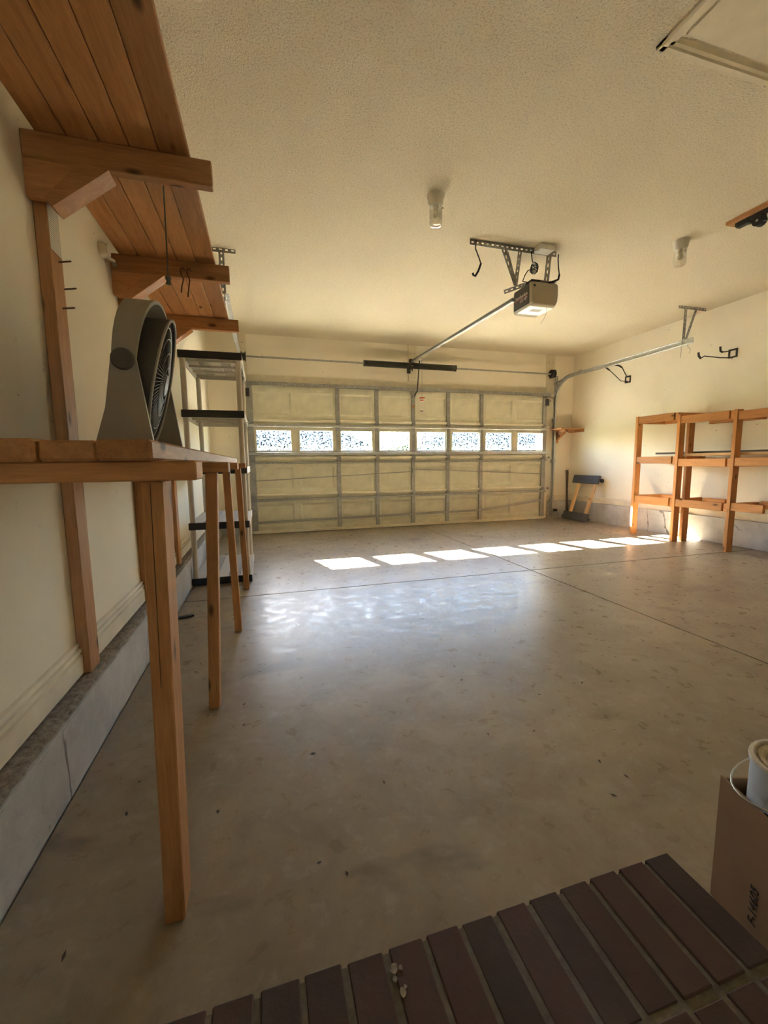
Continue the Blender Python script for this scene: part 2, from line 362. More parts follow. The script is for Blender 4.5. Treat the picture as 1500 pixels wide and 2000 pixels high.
# baseboards
mb = MB().prism([(XL, ZS + .012), (XL + .018, ZS + .012), (XL + .018, .318), (XL + .018, .322), (XL + .010, .325), (XL + .010, .331), (XL + .017, .334), (XL + .016, .345), (XL + .008, .348), (XL + .008, .354), (XL + .012, .357), (XL + .010, .366), (XL, .370)], 1, YN, -4.565)
bl = struct(mb.build('baseboard_left', 'trim_l'), 'cream moulded baseboard along the bench wall')
for y0, y1 in ((-4.468, -3.72), (-3.628, -2.83), (-2.738, YW - .05)):
    MB().prism([(XL, ZS + .012), (XL + .018, ZS + .012), (XL + .018, .318), (XL + .018, .322), (XL + .010, .325), (XL + .010, .331), (XL + .017, .334), (XL + .016, .345), (XL + .008, .348), (XL + .008, .354), (XL + .012, .357), (XL + .010, .366), (XL, .370)], 1, y0, y1).build('baseboard_piece', 'trim_l', bl)
struct(MB().prism([(XR, ZSR), (XR - .014, ZSR), (XR - .014, .385), (XR - .008, .398), (XR, .402)], 1, YN, YW).build('baseboard_right', 'trim_l'), 'cream baseboard above the right concrete stem wall')
struct(B(4.99, XR - .014, YW - .014, YW, ZSR, .40).build('baseboard_back', 'trim_l'), 'short cream baseboard in the corner by the door track')

# ---------------------------------------------------------------- overhead door
DH = 2.13 / 4
dr = thing('door_1', 'tan sectional overhead garage door with a row of eight small windows', 'garage door', (2.44, .02, 0), kind='structure')
def emboss(mb, x0, x1, z0, z1, y, dep, sl):
    b = len(mb.v)
    mb.v += [(x0, y, z0), (x1, y, z0), (x1, y, z1), (x0, y, z1), (x0 + sl, y + dep, z0 + sl), (x1 - sl, y + dep, z0 + sl), (x1 - sl, y + dep, z1 - sl), (x0 + sl, y + dep, z1 - sl)]
    mb.f += [(b + i, b + (i + 1) % 4, b + 4 + (i + 1) % 4, b + 4 + i) for i in range(4)] + [(b + 4, b + 5, b + 6, b + 7)]
STX = [(0, .075)] + [(a, a + .056) for a in (1.243, 1.84, 2.426, 3.017, 3.611)] + [(4.805, 4.88)]
for i in range(4):
    z0, z1 = i * DH, (i + 1) * DH; mb = MB(); win = i == 2
    px = [0] + [v for x in WX for v in (x - .255, x + .255)] + [4.88]
    pz0, pz1 = z0 + DH / 2 - .155 - .01, z0 + DH / 2 + .155
    if win: px = [0] + [v for x in WX for v in (x - .24, x + .24)] + [4.88]; pz0, pz1 = 1.195, 1.48
    for (a, b_, c_, d_) in [(0, 4.88, z0, pz0), (0, 4.88, pz1, z1)] + [(px[k], px[k + 1], pz0, pz1) for k in range(0, 18, 2)]:
        mb.box(a, b_, .004, .042, c_, d_)
    sec = mb.build('door_section', 'door_skin', dr)
    for x in WX:
        if not win:
            q = MB(); emboss(q, x - .256, x + .256, pz0, pz1, .004, .014, .028)
            q.box(x - .256, x + .256, .030, .042, pz0, pz1); q.build('raised_panel', 'door_skin', sec)
        else:
            q = MB()
            for (a, b_, c_, d_) in ((x - .262, x - .238, 1.172, 1.503), (x + .238, x + .262, 1.172, 1.503), (x - .238, x + .238, 1.172, 1.197), (x - .238, x + .238, 1.478, 1.503)): q.box(a, b_, -.008, .004, c_, d_)
            fr_ = q.build('window_frame', 'door_skin', sec)
            B(x - .24, x + .24, .020, .025, 1.195, 1.48).build('pane', 'pane', sec)
    # folded lips and horizontal stiffeners of this section
    segs = [(STX[k][1], STX[k + 1][0]) for k in range(len(STX) - 1)]
    if i > 0:
        for a, b_ in segs: MB().prism([(-.034, z0 + .006), (-.042, z0 + .022), (-.030, z0 + .042), (.004, z0 + .046), (.004, z0 + .004)], 0, a + .004, b_ - .004).build('section_lip', 'lip', sec)
    for k, (a, b_) in enumerate(STX):
        B(a, b_, -.026, .003, z0 + .002, z1 - .004).build('stile', 'galv', sec)
def strut(z0, z1, x0, x1, mat='galv', dep=-.052):
    t_ = .003
    return MB().prism([(-.027, z0), (-.027, z0 + t_), (dep, z0 + .006), (dep, z1 - .006), (-.027, z1 - t_), (-.027, z1), (dep - t_, z1 - .004), (dep - t_, z0 + .004)], 0, x0, x1).build('strut', mat, dr)
strut(2.095, 2.15, -.01, 4.93, 'galv'); strut(1.528, 1.566, -.01, 4.93, 'galvb'); strut(1.125, 1.172, -.01, 4.92, 'galvb')
strut(1.005, 1.032, .03, 4.90, 'galv', -.04); strut(.470, .503, 0, 4.90, 'galv', -.04)
strut(.002, .045, 0, 4.88, 'lip', -.036)
MB().bar((.03, -.040, .166), (3.64, -.040, .205), .004, .034).build('strap', 'galv', dr)
MB().bar((3.64, -.040, .205), (4.86, -.040, .335), .004, .036).build('strap', 'galv', dr)
B(0, 4.88, -.01, .03, -.004, .004).build('bottom_seal', 'rubber', dr)
for p, q in (((.04, -.042, .764), (2.43, -.042, .865)), ((2.47, -.042, .90), (4.85, -.042, .786))):
    MB().tube([p, q], .0065).build('lock_rod', 'galv', dr)
MB().box(2.432, 2.478, -.046, -.026, .845, .925).tube([(2.455, -.045, .885), (2.455, -.060, .885)], .018, 14).build('lock', 'galv', dr)
for k, (a, b_) in enumerate(STX):
    xc = (a + b_) / 2
    for z in (DH, 2 * DH, 3 * DH):
        w = .030
        MB().box(xc - w, xc + w, -.031, -.026, z - .045, z + .05).tube([(xc - w, -.038, z), (xc + w, -.038, z)], .009, 8).box(xc - .012, xc + .012, -.056, -.031, z - .012, z + .02).build('hinge', 'galv', dr)
for s_, xe in ((-1, -.03), (1, 4.91)):
    for z in (.07, DH, 2 * DH, 3 * DH, 2.02):
        MB().tube([(xe - s_ * .06, -.035, z), (xe + s_ * .03, -.035, z)], .006).tube([(xe + s_ * .02, -.035, z), (xe + s_ * .038, -.035, z)], .022, 12).build('roller', 'galvb', dr)
    MB().box(xe - s_ * .07 if s_ > 0 else xe + .01, xe - .01 if s_ > 0 else xe + .07, -.05, -.026, 1.94, 2.05).build('top_bracket', 'iron', dr)
B(2.43, 2.478, -.085, -.026, 2.0, 2.04).build('arm_bracket', 'galv', dr)
B(2.428, 2.478, -.030, -.0262, 1.845, 1.885).build('caution_sticker', plain('faded_orange_sticker', (.36, .19, .07, 1)), dr)

# tracks
def cprof(pts, side, name, parent):
    """C channel swept along pts in the YZ plane; side = +1 opens toward -x"""
    mb = MB(); prev = None; w = .055; d_ = .03
    for i, p in enumerate(pts):
        p = Vector(p); a = Vector(pts[max(0, i - 1)]); c = Vector(pts[min(len(pts) - 1, i + 1)]); t_ = (c - a).normalized(); nrm = Vector((0, -t_.z, t_.y))
        row = []
        for (n_, x_) in ((-w / 2, -d_), (-w / 2, 0), (w / 2, 0), (w / 2, -d_), (w / 2 - .004, -d_), (w / 2 - .004, -.004), (-w / 2 + .004, -.004), (-w / 2 + .004, -d_)):
            row.append(tuple(p + nrm * n_ + Vector((side * x_, 0, 0))))
        b = len(mb.v); mb.v += row
        if prev is not None: mb.f += [(prev + k, prev + (k + 1) % 8, b + (k + 1) % 8, b + k) for k in range(8)]
        else: mb.f.append(tuple(range(b, b + 8)))
        prev = b
    mb.f.append(tuple(range(prev, prev + 8)))
    return mb.build(name, 'galvb', parent, True)
def strip(name, p0, p1, w, nrm, parent, mat='galv'):
    """punched steel strip: two rails joined by rungs, real holes between"""
    p0 = Vector(p0); p1 = Vector(p1); d = (p1 - p0); L = d.length; d.normalize(); nrm = Vector(nrm); a = d.cross(nrm).normalized(); nn = a.cross(d)
    mb = MB(); e = w * .37
    for s_ in (-1, 1): mb.bar(p0 + a * s_ * (w - e) / 2, p1 + a * s_ * (w - e) / 2, e, .003, nn)
    n = max(2, int(L / .045))
    for k in range(n + 1):
        c0 = p0 + d * (L * k / n); h = .013
        mb.bar(c0 - d * min(h, L * k / n) , c0 + d * min(h, L * (n - k) / n + .0005), w - 2 * e + .002, .0028, nn)
    return mb.build(name, mat, parent)
def track(side, xt, label, zt, y_end, hang):
    t_ = thing('door_track', label, 'track', (xt, -.3, 0))
    R_ = .36; zc = zt - R_
    cprof([(xt, -.035, .03), (xt, -.035, 1.0), (xt, -.035, zc - .05)], side, 'vertical_track', t_)
    cprof([(xt, -.035, zc - .05)] + [(xt, -.035 - R_ + R_ * math.cos(a), zc + R_ * math.sin(a)) for a in [math.radians(k * 9) for k in range(0, 11)]] + [(xt, -.5, zt + .003)], side, 'curved_track', t_)
    cprof([(xt, -.48, zt), (xt, -1.5, zt + .004), (xt, y_end, zt + .01)], side, 'horizontal_track', t_)
    MB().box(xt - .001 if side > 0 else xt - .004, xt + .004 if side > 0 else xt + .001, -1.2, y_end, zt - .03, zt + .035).build('track_angle', 'galvb', t_)
    for z in (.32, 1.0, 1.7): MB().box(xt - .002, xt + .03 if side > 0 else xt + .002, -.035, YW - .002, z - .03, z + .03).build('track_bracket', 'galv', t_)
    strip('flag_bracket', (xt + side * .005, -.02, 1.95), (xt + side * .005, -.02, 2.44), .06, (0, 1, 0), t_)
    strip('header_bar', (xt, YW - .03, zt - .06), (xt, -.62, zt + .035), .035, (1, 0, 0), t_)
    for k, (p, q, w) in enumerate(hang):
        strip('hanger_strip', p, q, w, (0, 1, 0), t_)
    return t_
zt = 2.375
tr_ = track(1, 5.045, 'galvanised door track curving along the right wall', zt, -2.40,
      [((4.94, -2.28, H - .012), (5.36, -2.28, H - .012), .04), ((5.06, -2.27, H - .01), (5.05, -2.27, zt - .02), .04), ((5.20, -2.29, H - .01), (5.055, -2.29, zt + .02), .03)])
MB().tube([(5.05, -2.25, 2.36), (5.055, -2.25, 2.30), (5.045, -2.25, 2.22)], .002, 5).build('loose_string', 'string', tr_)
MB().tube([(5.05, -2.31, 2.36), (5.10, -2.33, 2.30), (5.06, -2.35, 2.25)], .002, 5).build('loose_string', 'string', tr_)
track(-1, -.065, 'galvanised door track behind the plastic shelving', zt, -2.40,
      [((-.16, -2.32, H - .012), (.03, -2.32, H - .012), .045), ((-.085, -2.31, H - .01), (-.085, -2.31, zt - .02), .045)])
# torsion spring assembly
ts = thing('torsion_spring', 'dark torsion spring on a steel shaft above the door', 'spring', (2.4, -.1, 2.40))
MB().tube([(-.06, -.1, 2.462), (4.98, -.1, 2.448)], .0125, 10).build('shaft', 'galv', ts)
def coil(x0, x1):
    n = 60; pr = [(0, .016), (0, .05)]
    for k in range(n):
        a = .012 + (x1 - x0 - .024) * k / n; st = (x1 - x0 - .024) / n
        pr += [(a, .040), (a + st * .5, .045)]
    pr += [(x1 - x0, .05), (x1 - x0, .016)]
    return MB().lathe((x0, -.1, 2.457), (1, 0, -.003), pr, 16).build('spring_coil', 'spring', ts)
coil(1.66, 2.385); coil(2.415, 3.13)
MB().box(2.388, 2.412, -.105, YW - .026, 2.41, 2.50).box(2.37, 2.43, YW - .032, YW - .026, 2.37, 2.53).tube([(2.40, -.13, 2.41), (2.40, -.13, 2.37)], .008).build('centre_bracket', 'iron', ts)
for x in (-.02, 4.90):
    MB().lathe((x - .03, -.1, 2.455), (1, 0, 0), [(0, .013), (0, .062), (.012, .068), (.02, .052), (.05, .05), (.058, .068), (.066, .066), (.066, .013)], 24).build('cable_drum', 'iron', ts)
    MB().box(x + (.05 if x > 2 else -.055), x + (.056 if x > 2 else -.049), -.13, YW - .026, 2.40, 2.51).build('end_bracket', 'iron', ts)
for (x0, x1, z0, z1, lab) in ((2.395, 2.535, 2.255, 2.795, 'cream mounting board at the centre of the torsion shaft'), (-.08, .02, 2.255, 2.795, 'cream mounting board at the left end of the torsion shaft'), (4.895, 5.055, 2.10, 2.795, 'cream mounting board at the right end of the torsion shaft')):
    o = tag(CB(x0, x1, YW - .0265, YW - .0002, z0, z1).build('mounting_board', 'paint_w'), lab, 'board')
    for zz in (z0 + .06, z1 - .12):
        for xx in (x0 + .04, x1 - .04): MB().tube([(xx, YW - .0265, zz), (xx, YW - .030, zz)], .005, 8).build('screw', 'iron', o)

# ---------------------------------------------------------------- opener
op = thing('garage_door_opener', 'beige garage door opener with dark side panel hung from the ceiling', 'opener', (2.58, -2.84, 2.33))
x0, x1, y0, y1 = 2.455, 2.735, -2.955, -2.72
body = MB()
# rounded housing: profile in XZ, extruded along Y with bulged end caps
prof = [(x0 + .012, 2.545), (x0, 2.53), (x0 + .004, 2.375), (x0 + .022, 2.352), (x1 - .03, 2.352), (x1 - .006, 2.39), (x1, 2.45), (x1 - .002, 2.53), (x1 - .016, 2.545)]
body.prism(prof, 1, y0, y1); body.build('housing', 'opener', op)
for (ys, sgn) in ((y0, -1), (y1, 1)):
    cap = MB(); c0 = len(cap.v); cx, cz = (x0 + x1) / 2, 2.45
    rings = [(0, 1.0), (.010, .985), (.020, .95), (.026, .88)]
    for (d, k) in rings:
        for (px_, pz_) in prof: cap.v.append((cx + (px_ - cx) * k, ys + sgn * d, cz + (pz_ - cz) * k - (.012 if sgn > 0 else 0) * d / .026))
    N = len(prof)
    for i in range(len(rings) - 1):
        for k in range(N): cap.f.append((c0 + i * N + k, c0 + i * N + (k + 1) % N, c0 + (i + 1) * N + (k + 1) % N, c0 + (i + 1) * N + k))
    cap.f.append(tuple(c0 + 3 * N + k for k in range(N)))
    cap.build('end_cover', 'opener', op)
B(x0 - .003, x0 + .002, y0 + .006, y1 - .006, 2.368, 2.535).build('side_panel', 'opener_d', op)
for k in range(9): MB().bar((2.585 + k * .0135, y0 - .0242, 2.376), (2.593 + k * .0135, y0 - .0242, 2.392), .005, .0035, (0, 1, 0)).build('vent_slot', 'black', op)
B(2.47, 2.70, -2.945, -2.765, 2.345, 2.353).build('light_lens', 'lens', op)
B(2.53, 2.63, -2.90, -2.84, 2.3435, 2.3455).build('lens_label', 'putty', op)
MB().tube([(2.485, y0 - .027, 2.508), (2.485, y0 - .018, 2.508)], .011, 12).build('antenna_port', 'black', op)
mw = Matrix(((0, 0, -1, x0 - .0045), (-1, 0, 0, -2.83), (0, 1, 0, 2.462), (0, 0, 0, 1)))
text_mesh('Chamberlain', .040, 'lettering', 'print', mw, op); mw.translation = (x0 - .0045, -2.87, 2.424); text_mesh('1/2 HP', .040, 'lettering', 'print', mw, op)
B(x0 - .0042, x0 - .003, -2.935, -2.735, 2.442, 2.445).build('lettering_line', 'red', op)
CB(2.47, 2.66, -2.955, -2.80, 2.545, 2.572, c=.008).build('top_cover', 'black', op)
strip('mount_bracket', (2.55, -2.965, 2.553), (2.70, -2.965, 2.553), .03, (0, 0, 1), op); strip('mount_bracket', (2.30, -2.80, 2.50), (2.46, -2.88, 2.55), .035, (0, 1, 0), op)
MB().bar((2.44, -2.74, 2.47), (2.44, .02, 2.545), .035, .032).build('rail', 'galv', op)
MB().bar((2.4215, -2.74, 2.472), (2.4215, .02, 2.547), .0012, .006).build('rail_groove', 'iron', op)
B(2.405, 2.475, -.01, YW - .0267, 2.51, 2.58).build('header_bracket', 'iron', op)
CB(2.415, 2.465, -.38, -.26, 2.49, 2.525).build('trolley', 'putty', op)
MB().bar((2.452, -.30, 2.50), (2.445, -.22, 2.06), .022, .010, (1, 0, 0)).bar((2.445, -.22, 2.07), (2.45, -.075, 2.02), .022, .010, (1, 0, 0)).build('door_arm', 'black', op)
rc = MB().tube([(2.47, -.35, 2.50), (2.47, -.352, 1.95)], .002, 5).build('release_cord', 'string', op)
MB().tube([(2.435, -.352, 1.945), (2.51, -.352, 1.952)], .010, 8).build('release_handle', 'red', rc)
tg = B(2.44, 2.485, -.358, -.356, 1.75, 1.925).build('warning_tag', 'white', op)
B(2.437, 2.488, -.3595, -.3575, 1.905, 1.922).build('tag_stripe', 'red', tg); B(2.44, 2.485, -.3592, -.3578, 1.752, 1.765).build('tag_stripe', 'black', tg)
for z in (1.80, 1.835, 1.865): B(2.446, 2.478, -.3588, -.358, z, z + .006).build('tag_line', 'putty_d', tg)
strip('hanger_bar', (1.865, -2.985, H - .022), (2.69, -2.985, H - .022), .045, (0, -1, .0), op)
strip('hanger_strip', (2.165, -2.99, H - .03), (2.315, -2.96, 2.50), .042, (0, -1, 0), op); strip('hanger_strip', (2.205, -2.975, H - .03), (2.325, -2.95, 2.50), .034, (.4, -1, 0), op)
strip('hanger_strip', (2.335, -2.98, H - .03), (2.318, -2.95, 2.50), .036, (0, -1, 0), op)
strip('hanger_strip', (2.625, -2.975, H - .03), (2.612, -2.965, 2.55), .05, (0, -1, 0), op)
MB().tube([(2.63, -2.95, 2.36), (2.64, -2.95, 2.31), (2.61, -2.95, 2.25), (2.58, -2.95, 2.21)], .0015, 5).build('antenna_wire', 'copper', op)
# power cord
cd = []
cd += [(2.44, -2.985, 2.775), (2.44, -2.995, 2.72), (2.445, -3.0, 2.68)]
for k in range(28):
    a = k / 27 * 4 * 2 * math.pi; r = .036 + .008 * math.sin(k); cd.append((2.460 + r * math.sin(a), -3.0 - .006 * math.cos(a), 2.655 - .0018 * k + .024 * math.cos(a)))
cd += [(2.44, -3.0, 2.625), (2.41, -2.99, 2.615), (2.395, -2.97, 2.585), (2.40, -2.93, 2.55), (2.46, -2.92, 2.55)]
tag(MB().tube(cd, .0045, 6).build('power_cord', 'black'), 'black power cord bundled in loops above the opener', 'cord')
ob = tag(CB(2.46, 2.60, -3.085, -2.965 - .025, H - .045, H - .0005).build('ceiling_outlet', 'white'), 'white ceiling outlet box above the opener', 'outlet')
MB().tube([(2.46, -3.03, H - .045), (2.46, -3.03, H - .05)], .02, 12).build('socket_face', 'white', ob)
for pts, lab in (([(1.915, -2.995, H - .01), (1.905, -3.005, 2.72), (1.935, -3.01, 2.65), (1.953, -3.01, 2.61), (1.93, -3.01, 2.55), (1.903, -3.01, 2.508), (1.885, -3.01, 2.515), (1.88, -3.01, 2.53)], 'black coated utility hook at the left end of the opener hanger bar'),
                 ([(2.70, -3.0, H - .03), (2.69, -3.01, 2.73), (2.694, -3.015, 2.65), (2.70, -3.02, 2.60), (2.692, -3.02, 2.56), (2.65, -3.02, 2.54), (2.60, -3.02, 2.525)], 'black coated utility hook at the right end of the opener hanger bar')):
    h = thing('utility_hook', lab, 'hook', pts[0], 'ceiling utility hooks')
    MB().tube(pts[:4], .005, 8).build('hook_shank', 'iron', h); MB().tube(pts[3:], .0085, 8).build('coated_tip', 'rubber', h)

# ---------------------------------------------------------------- ceiling lamps
for (x, y, lab) in ((1.379, -3.425, 'glass jar ceiling lamp in the middle of the ceiling'), (3.574, -3.405, 'glass jar ceiling lamp near the right wall')):
    l_ = thing('ceiling_lamp', lab, 'lamp', (x, y, H - .2), 'jar ceiling lamps')
    MB().lathe((x, y, H), (0, 0, -1), [(0, .060), (.012, .060), (.022, .054), (.058, .050), (.066, .046), (.066, 0)], 28).build('lamp_base', 'white', l_)
    MB().lathe((x, y, H - .062), (0, 0, -1), [(0, .044)] + [(.008 + .006 * k, .041 + .003 * (k % 2)) for k in range(18)] + [(.12, .042), (.132, .036), (.138, .022), (.139, 0.001)], 24).build('glass_jar', 'jar', l_)
    MB().lathe((x, y, H - .066), (0, 0, -1), [(0, .016), (.025, .016), (.03, .012), (.04, .016), (.055, .020), (.07, .020), (.08, .013), (.085, .001)], 18).build('bulb', 'white', l_)
    MB().tube([(x + .044, y, H - .07), (x + .056, y, H - .07)], .004, 6).build('set_screw', 'iron', l_)

# ---------------------------------------------------------------- attic hatch
ah = thing('attic_hatch', 'cream attic hatch with moulded frame in the ceiling', 'hatch', (2.24, -5.3, H - .03))
hx0, hx1, hy0, hy1 = 1.905, 2.60, -6.0, -4.63
mp = lambda a, s: [(a, H), (a, H - .012), (a + s * .008, H - .020), (a + s * .03, H - .020), (a + s * .036, H - .013), (a + s * .052, H - .013), (a + s * .058, H - .006), (a + s * .066, H)]
MB().prism(mp(hy1, -1), 0, hx0, hx1).build('moulding', 'paint_w', ah); MB().prism(mp(hy0, 1), 0, hx0, hx1).build('moulding', 'paint_w', ah)
MB().prism(mp(hx0, 1), 1, hy0, hy1).build('moulding', 'paint_w', ah); MB().prism(mp(hx1, -1), 1, hy0, hy1).build('moulding', 'paint_w', ah)
B(hx0 + .072, hx1 - .07, hy0 + .07, hy1 - .082, H - .009, H - .0005).build('hatch_panel', 'paint_w', ah)

# ceiling hoist
ch = thing('ceiling_hoist', 'wooden ceiling board with black pulley rail and cords', 'hoist', (3.75, -4.3, H - .1))
B(3.65, 3.75, -5.1, -3.70, H - .024, H - .0005).build('board', 'shelf_y', ch)
B(3.69, 3.72, -5.0, -3.74, H - .050, H - .024).build('rail', 'iron', ch)
CB(3.685, 3.725, -3.84, -3.75, H - .064, H - .024).build('end_clip', 'black', ch)
for y in (-3.90, -4.6):
    MB().lathe((3.680, y, H - .085), (1, 0, 0), [(0, .001), (0, .036), (.012, .036), (.02, .028), (.03, .028), (.038, .036), (.05, .036), (.05, .001)], 20).box(3.683, 3.727, y - .03, y + .03, H - .09, H - .05).build('pulley', 'black', ch)
    MB().tube([(3.675, y, H - .085), (3.681, y, H - .085)], .008, 8).build('pulley_pin', 'galvb', ch)
for p, q in (((3.705, -3.80, H - .062), (3.71, -4.25, H - .19)), ((3.70, -3.93, H - .10), (3.71, -4.35, H - .23)), ((3.71, -4.0, H - .06), (3.71, -4.58, H - .07))):
    MB().tube([p, q], .0035, 6).build('hoist_cord', 'string', ch)

# ---------------------------------------------------------------- left wall shelf
ZB = 2.045
ws = thing('wall_shelf', 'long overhead wooden shelf of narrow planks on three wall brackets', 'shelf', (-.26, -4.2, ZS))
ex = [-.468, -.380, -.291, -.203, -.115, -.020]
for k in range(5): CB(ex[k] + .0012, ex[k + 1] - .0012, -5.9, -2.83, ZB + .0005, ZB + .022, c=.0025).build('plank', 'shelf_y', ws)
PST = [(-4.562, -4.472, -4.602), (-3.72, -3.632, -3.80), (-2.83, -2.742, -2.93)]
for (a, b_, ya) in PST:
    CB(XL + .0005, XL + .0385, a, b_, ZS + .004, ZB, c=.003).build('post', 'shelf_z', ws)
    CB(XL + .001, .047, ya, ya + .038, ZB - .082, ZB, c=.003).build('arm', 'shelf_x', ws)
    if ya + .038 < a: CB(XL + .001, XL + .039, ya + .038, a, 1.86, ZB - .0005, c=.002).build('packing_block', 'shelf_z', ws)
    MB().prism([(XL + .001, ZB - .0825), (-.3605, ZB - .0825), (-.4575, 1.852), (XL + .001, 1.852)], 1, ya + .004, ya + .030).build('gusset', 'shelf_x', ws)
    MB().prism([(-.457, 1.852), (-.435, 1.83), (-.268, ZB - .0825), (-.360, ZB - .0825)], 1, ya + .002, ya + .080).build('brace', 'shelf_x', ws)
for (y, z) in ((-4.50, 1.70), (-4.475, 1.622), (-4.505, 1.548)):
    MB().tube([(XL + .035, y, z), (XL + .085, y - .035, z - .006)], .0028, 6).build('nail', 'copper', ws)
tag(B(XL + .0387, XL + .0395, -4.556, -4.478, 1.72, 1.868).build('paper_sheet', 'paper'), 'printed paper sheet stapled to the shelf post', 'paper')
st_ = thing('pull_string', 'thin dark string with a knot hanging from the overhead shelf', 'string', (-.117, -4.55, 1.65))
MB().tube([(-.115, -4.56, ZB - .0825), (-.117, -4.56, 1.8), (-.119, -4.56, 1.665)], .0026, 6).build('string', 'string', st_)
MB().lathe((-.119, -4.56, 1.67), (0, 0, -1), [(0, .001), (.004, .009), (.012, .010), (.02, .006), (.028, .010), (.032, .001)], 10).build('knot', 'string', st_)
for dx, dd, lab in ((-.18, 0, 'bent wire hook hanging left on the middle shelf arm'), (-.15, .02, 'bent wire hook hanging right on the middle shelf arm')):
    yy = -3.806
    tag(MB().tube([(dx + .012, yy, ZB - .05), (dx + .004, yy - .006, ZB - .038), (dx - .008, yy - .008, ZB - .05), (dx - .006, yy - .008, ZB - .07), (dx + .004, yy - .004, ZB - .095), (dx - .006, yy - .004, ZB - .13 - dd), (dx - .010, yy - .004, ZB - .16 - dd)], .0032, 6).build('wire_hook', 'copper'), lab, 'hook', 'wire hooks on the shelf arm')
so = thing('wall_socket', 'small round white lamp socket on the wall under the shelf', 'socket', (XL + .03, -3.9, 2.0))
MB().lathe((XL, -3.93, 1.998), (1, 0, 0), [(0, .034), (.012, .034), (.022, .028), (.036, .026), (.036, .001)], 20).build('socket_base', 'white', so)
MB().tube([(XL + .01, -3.90, 1.985), (XL + .035, -3.87, 1.978), (XL + .03, -3.84, 1.975)], .010, 8).build('conduit_clip', 'galvb', so)

# ---------------------------------------------------------------- workbench
wk = thing('workbench', 'narrow wooden workbench with plank top and four legs along the wall', 'workbench', (-.2, -4.1, 0))
be = [-.466, -.384, -.295, -.206, -.113, -.020]
for k in range(5):
    off = [.02, .012, .0, .006, -.008][k]
    CB(be[k] + .0012, be[k + 1] - .0012, -5.40 + off, -2.70 + off * 3, 1.0145, 1.0535 + .0015 * ((k * 7) % 3 - 1), c=.005).build('plank', 'shelf_y', wk)
for (y, xe) in ((-5.385, .049), (-4.535, .045), (-3.70, .034), (-2.83, .046)):
    CB(-.464, xe, y, y + .089, .976, 1.0142, c=.003).build('joist', 'shelf_x', wk)
for (xa, xb, y, w, ln) in ((-.076, -.035, -5.362, .085, .018), (-.083, -.040, -4.512, .060, .040), (-.030, .010, -3.69, .045, -.022), (-.015, .028, -2.80, .045, -.022)):
    mb = CB(xa, xb, y, y + w, .0005, .9757, c=.003); mb.v = [(p[0] + ln * p[2] / .976, p[1], p[2]) for p in mb.v]; mb.build('leg', 'shelf_z', wk)
MB().bar((-.047, -5.3621, .55), (-.039, -5.3621, .97), .0012, .0008, (0, 1, 0)).build('leg_crack', 'ink', wk)

# ---------------------------------------------------------------- fan
fan = thing('floor_fan', 'grey round pivoting fan standing on the workbench', 'fan', (-.2, -4.665, 1.0545))
fy, fz, fR = -4.665, 1.296, .238
hb = MB(); n = 40; prev = None
for i in range(n + 1):
    a = math.radians(-6 + 192 * i / n); yy = fy - fR * math.cos(a); zz = fz + fR * math.sin(a); ny_, nz_ = -math.cos(a), math.sin(a)
    wv_ = .030 + .010 * math.sin(max(0, a)); xcen = -.190 + (zz - fz) * .10
    row = [(xcen - wv_, yy, zz), (xcen + wv_, yy, zz), (xcen + wv_, yy - ny_ * .011, zz - nz_ * .011), (xcen - wv_, yy - ny_ * .011, zz - nz_ * .011)]
    b = len(hb.v); hb.v += row
    if prev is not None: hb.f += [(prev + k, prev + (k + 1) % 4, b + (k + 1) % 4, b + k) for k in range(4)]
    prev = b
hb.sm = True
hb.build('hoop', 'fan_l', fan)
for s_ in (-1, 1):
    yo = fy + s_ * fR; yi = yo - s_ * .012
    MB().prism([(-.220, fz + .02), (-.160, fz + .02), (-.126, 1.0555), (-.280, 1.0555), (-.244, 1.17)], 1, min(yo, yi) - .001, max(yo, yi) + .001).build('stand_leg', 'fan_l', fan)
    MB().lathe((-.190, yo + (s_ * .001), fz + .006), (0, s_, 0), [(0, .030), (.008, .030), (.012, .026), (.012, .001)], 28).build('pivot_knob', 'fan_k', fan)
B(-.285, -.135, fy - fR + .01, fy + fR - .01, 1.0555, 1.068).build('stand_base', 'fan_l', fan)
tl = math.radians(13); az = math.radians(6); ax = Vector((math.cos(tl) * math.cos(az), math.cos(tl) * math.sin(az), -math.sin(tl))); fc = Vector((-.192, fy, fz - .008))
MB().lathe(fc, ax, [(-.075, .03), (-.075, .13), (-.055, .172), (-.02, .196), (.03, .208), (.052, .212), (.052, .206), (.03, .202), (-.015, .190), (-.05, .165), (-.07, .03)], 56).build('drum', 'fan_d', fan)
MB().torus(fc + ax * .052, ax, .209, .0045, 56, 8).build('rim', 'fan_l', fan)
gr = MB(); e1 = ax.cross(Vector((0, 0, 1))).normalized(); e2 = ax.cross(e1).normalized()
dome = lambda r: .040 + .022 * (1 - (r / .206) ** 2)
for r in (.06, .105, .15, .185): gr.torus(fc + ax * dome(r), ax, r, .0022, 48, 5)
for k in range(72):
    a = 2 * math.pi * k / 72; u = e1 * math.cos(a) + e2 * math.sin(a); w = e1 * -math.sin(a) + e2 * math.cos(a)
    q = [fc + ax * dome(r) + u * r + w * sw for r, sw in ((.045, -.012), (.10, -.004), (.155, .004), (.205, .006))]
    gr.tube(q, .0017, 4, False)
gr.build('grille', 'fan_d', fan)
MB().lathe(fc, ax, [(.045, .038), (.058, .038), (.064, .034), (.067, .016), (.067, .001)], 28).build('hub_cap', 'fan_d', fan)
